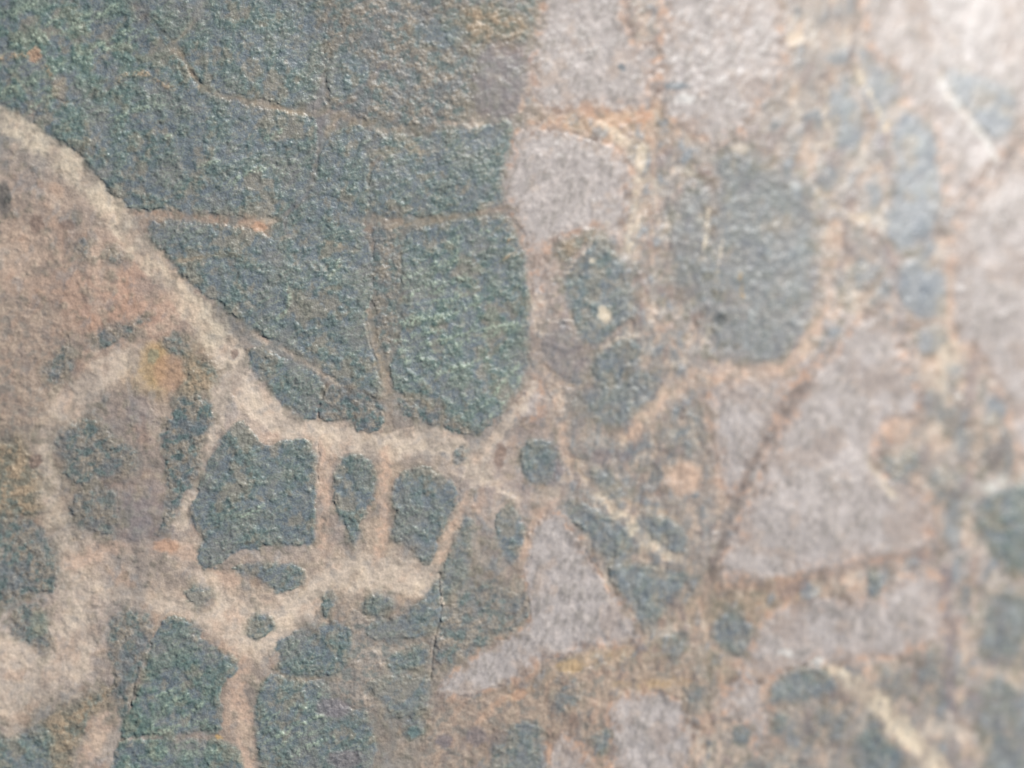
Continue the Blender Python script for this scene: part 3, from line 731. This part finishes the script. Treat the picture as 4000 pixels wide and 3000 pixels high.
# ------------------------------------------------------------------ mineral materials
def mineral(name, rough, spec, grain_amt, bump_amt):
    m = bpy.data.materials.new(name)
    m.use_nodes = True
    n, l = m.node_tree.nodes, m.node_tree.links
    b = n["Principled BSDF"]
    at = n.new("ShaderNodeAttribute"); at.attribute_name = "pigment"
    tc = n.new("ShaderNodeTexCoord")
    def noise(scale, det):
        t = n.new("ShaderNodeTexNoise")
        t.inputs["Scale"].default_value = scale
        t.inputs["Detail"].default_value = det
        l.new(tc.outputs["Object"], t.inputs["Vector"])
        return t
    fine = noise(1 / (4.2 * K), 3)
    mid = noise(1 / (30 * K), 4)
    ramp = n.new("ShaderNodeMapRange")
    ramp.inputs["From Min"].default_value = 0.25; ramp.inputs["From Max"].default_value = 0.75
    ramp.inputs["To Min"].default_value = 1 - grain_amt; ramp.inputs["To Max"].default_value = 1 + grain_amt
    l.new(fine.outputs["Fac"], ramp.inputs["Value"])
    mul = n.new("ShaderNodeMix"); mul.data_type = 'RGBA'; mul.blend_type = 'MULTIPLY'
    mul.inputs["Factor"].default_value = 1.0
    l.new(at.outputs["Color"], mul.inputs["A"])
    l.new(ramp.outputs["Result"], mul.inputs["B"])
    l.new(mul.outputs["Result"], b.inputs["Base Color"])
    rr = n.new("ShaderNodeMapRange")
    rr.inputs["From Min"].default_value = 0.3; rr.inputs["From Max"].default_value = 0.7
    rr.inputs["To Min"].default_value = rough - 0.06; rr.inputs["To Max"].default_value = rough + 0.06
    l.new(mid.outputs["Fac"], rr.inputs["Value"])
    l.new(rr.outputs["Result"], b.inputs["Roughness"])
    b.inputs["Specular IOR Level"].default_value = spec
    bp = n.new("ShaderNodeBump")
    bp.inputs["Strength"].default_value = bump_amt
    bp.inputs["Distance"].default_value = 1.6 * K
    l.new(fine.outputs["Fac"], bp.inputs["Height"])
    l.new(bp.outputs["Normal"], b.inputs["Normal"])
    return m

MAT = {
    'ground': mineral("stone_groundmass", 0.36, 0.19, 0.10, 0.5),
    'g': mineral("green_mineral", 0.36, 0.19, 0.14, 0.7),
    'b': mineral("grey_green_mineral", 0.36, 0.19, 0.12, 0.6),
    'm': mineral("mottled_mineral", 0.36, 0.19, 0.13, 0.7),
    's': mineral('pale_slate_mineral', 0.36, 0.19, 0.10, 0.5),
    'c': mineral('grey_brown_mineral', 0.36, 0.19, 0.10, 0.5),
    'n': mineral('grey_tan_mineral', 0.36, 0.19, 0.12, 0.5),
    'e': mineral('brown_mineral', 0.36, 0.19, 0.12, 0.5),
    't': mineral("tan_mineral", 0.36, 0.19, 0.13, 0.7),
    'u': mineral("purple_grey_mineral", 0.36, 0.19, 0.09, 0.4),
    'k': mineral("pale_mineral", 0.36, 0.19, 0.07, 0.4),
    'v': mineral("vein_mineral", 0.36, 0.19, 0.08, 0.4),
}

# ------------------------------------------------------------------ pieces of the stone as objects
rock = bpy.data.objects.new("rock", None)
rock.empty_display_size = 0.05
sc.collection.objects.link(rock)
rock["label"] = "rounded breccia rock with dark green fragments among pale pinkish veins"
rock["category"] = "rock"

ii, jj = np.meshgrid(np.arange(NY - 1), np.arange(NX - 1), indexing='ij')
q00 = ii * NX + jj
QUADS = np.stack([q00, q00 + 1, q00 + NX + 1, q00 + NX], -1).reshape(-1, 4)   # rows go up in Y
QID = ID[:-1, :-1].reshape(-1)
FLOOR_Z = 0.0
SKIRT = 45 * K

def make(name, kind, verts, faces, alb, grn, smooth_n):
    me = bpy.data.meshes.new(name)
    nf = len(faces)
    me.vertices.add(len(verts))
    me.vertices.foreach_set("co", verts.reshape(-1))
    me.loops.add(nf * 4)
    me.polygons.add(nf)
    me.polygons.foreach_set("loop_start", np.arange(0, nf * 4, 4, dtype=np.int32))
    me.loops.foreach_set("vertex_index", faces.reshape(-1).astype(np.int32))
    me.update(calc_edges=True)
    me.polygons.foreach_set("use_smooth", np.arange(nf) < smooth_n)
    a = me.attributes.new("pigment", 'FLOAT_COLOR', 'POINT')
    a.data.foreach_set("color", alb.reshape(-1))
    me.materials.append(MAT[kind])
    ob = bpy.data.objects.new(name, me)
    sc.collection.objects.link(ob)
    ob.parent = rock
    return ob

order = np.argsort(QID, kind='stable')
starts = np.searchsorted(QID[order], np.arange(len(PIECES) + 1))
for k, (name, kind) in enumerate(PIECES):
    qs = QUADS[order[starts[k]:starts[k + 1]]]
    if len(qs) < 25:
        continue
    # edges that belong to one quad of the piece only: its outline
    e = np.concatenate([qs[:, [0, 1]], qs[:, [1, 2]], qs[:, [2, 3]], qs[:, [3, 0]]])
    key = np.sort(e, 1)
    key = key[:, 0].astype(np.int64) * (NX * NY) + key[:, 1]
    uq, idx, cnt = np.unique(key, return_index=True, return_counts=True)
    rim = e[idx[cnt == 1]]
    used, inv = np.unique(qs, return_inverse=True)
    top_v = P3[used]
    top_f = inv.reshape(-1, 4)
    nt_ = len(used)
    look = np.full(NX * NY, -1, np.int64)
    look[used] = np.arange(nt_)
    ru, rinv = np.unique(rim, return_inverse=True)
    rinv = rinv.reshape(-1, 2)
    up = P3[ru].copy()
    dn = up.copy()
    if k == 0:
        gi, gj = ru // NX, ru % NX
        border = (gi == 0) | (gi == NY - 1) | (gj == 0) | (gj == NX - 1)
        dn[:, 2] = np.where(border, FLOOR_Z, dn[:, 2] - SKIRT)
    else:
        dn[:, 2] -= SKIRT
    m_ = len(ru)
    side = np.stack([rinv[:, 1] + nt_, rinv[:, 0] + nt_, rinv[:, 0] + nt_ + m_, rinv[:, 1] + nt_ + m_], -1)
    verts = np.concatenate([top_v, up, dn])
    faces = np.concatenate([top_f, side])
    alb = np.concatenate([ALBF[used], ALBF[ru], ALBF[ru]])
    if k == 0:                                    # underside
        c = len(verts)
        x0, x1, y0, y1 = gx[0] * K, gx[-1] * K, gy[0] * K, gy[-1] * K
        verts = np.concatenate([verts, np.array([[x0, y0, 0], [x1, y0, 0], [x1, y1, 0], [x0, y1, 0]], np.float32)])
        faces = np.concatenate([faces, np.array([[c + 3, c + 2, c + 1, c]])])
        alb = np.concatenate([alb, np.tile(np.array([[0.3, 0.27, 0.24, 1]], np.float32), (4, 1))])
    make(name, kind, verts.astype(np.float32), faces, alb.astype(np.float32), None, len(top_f))
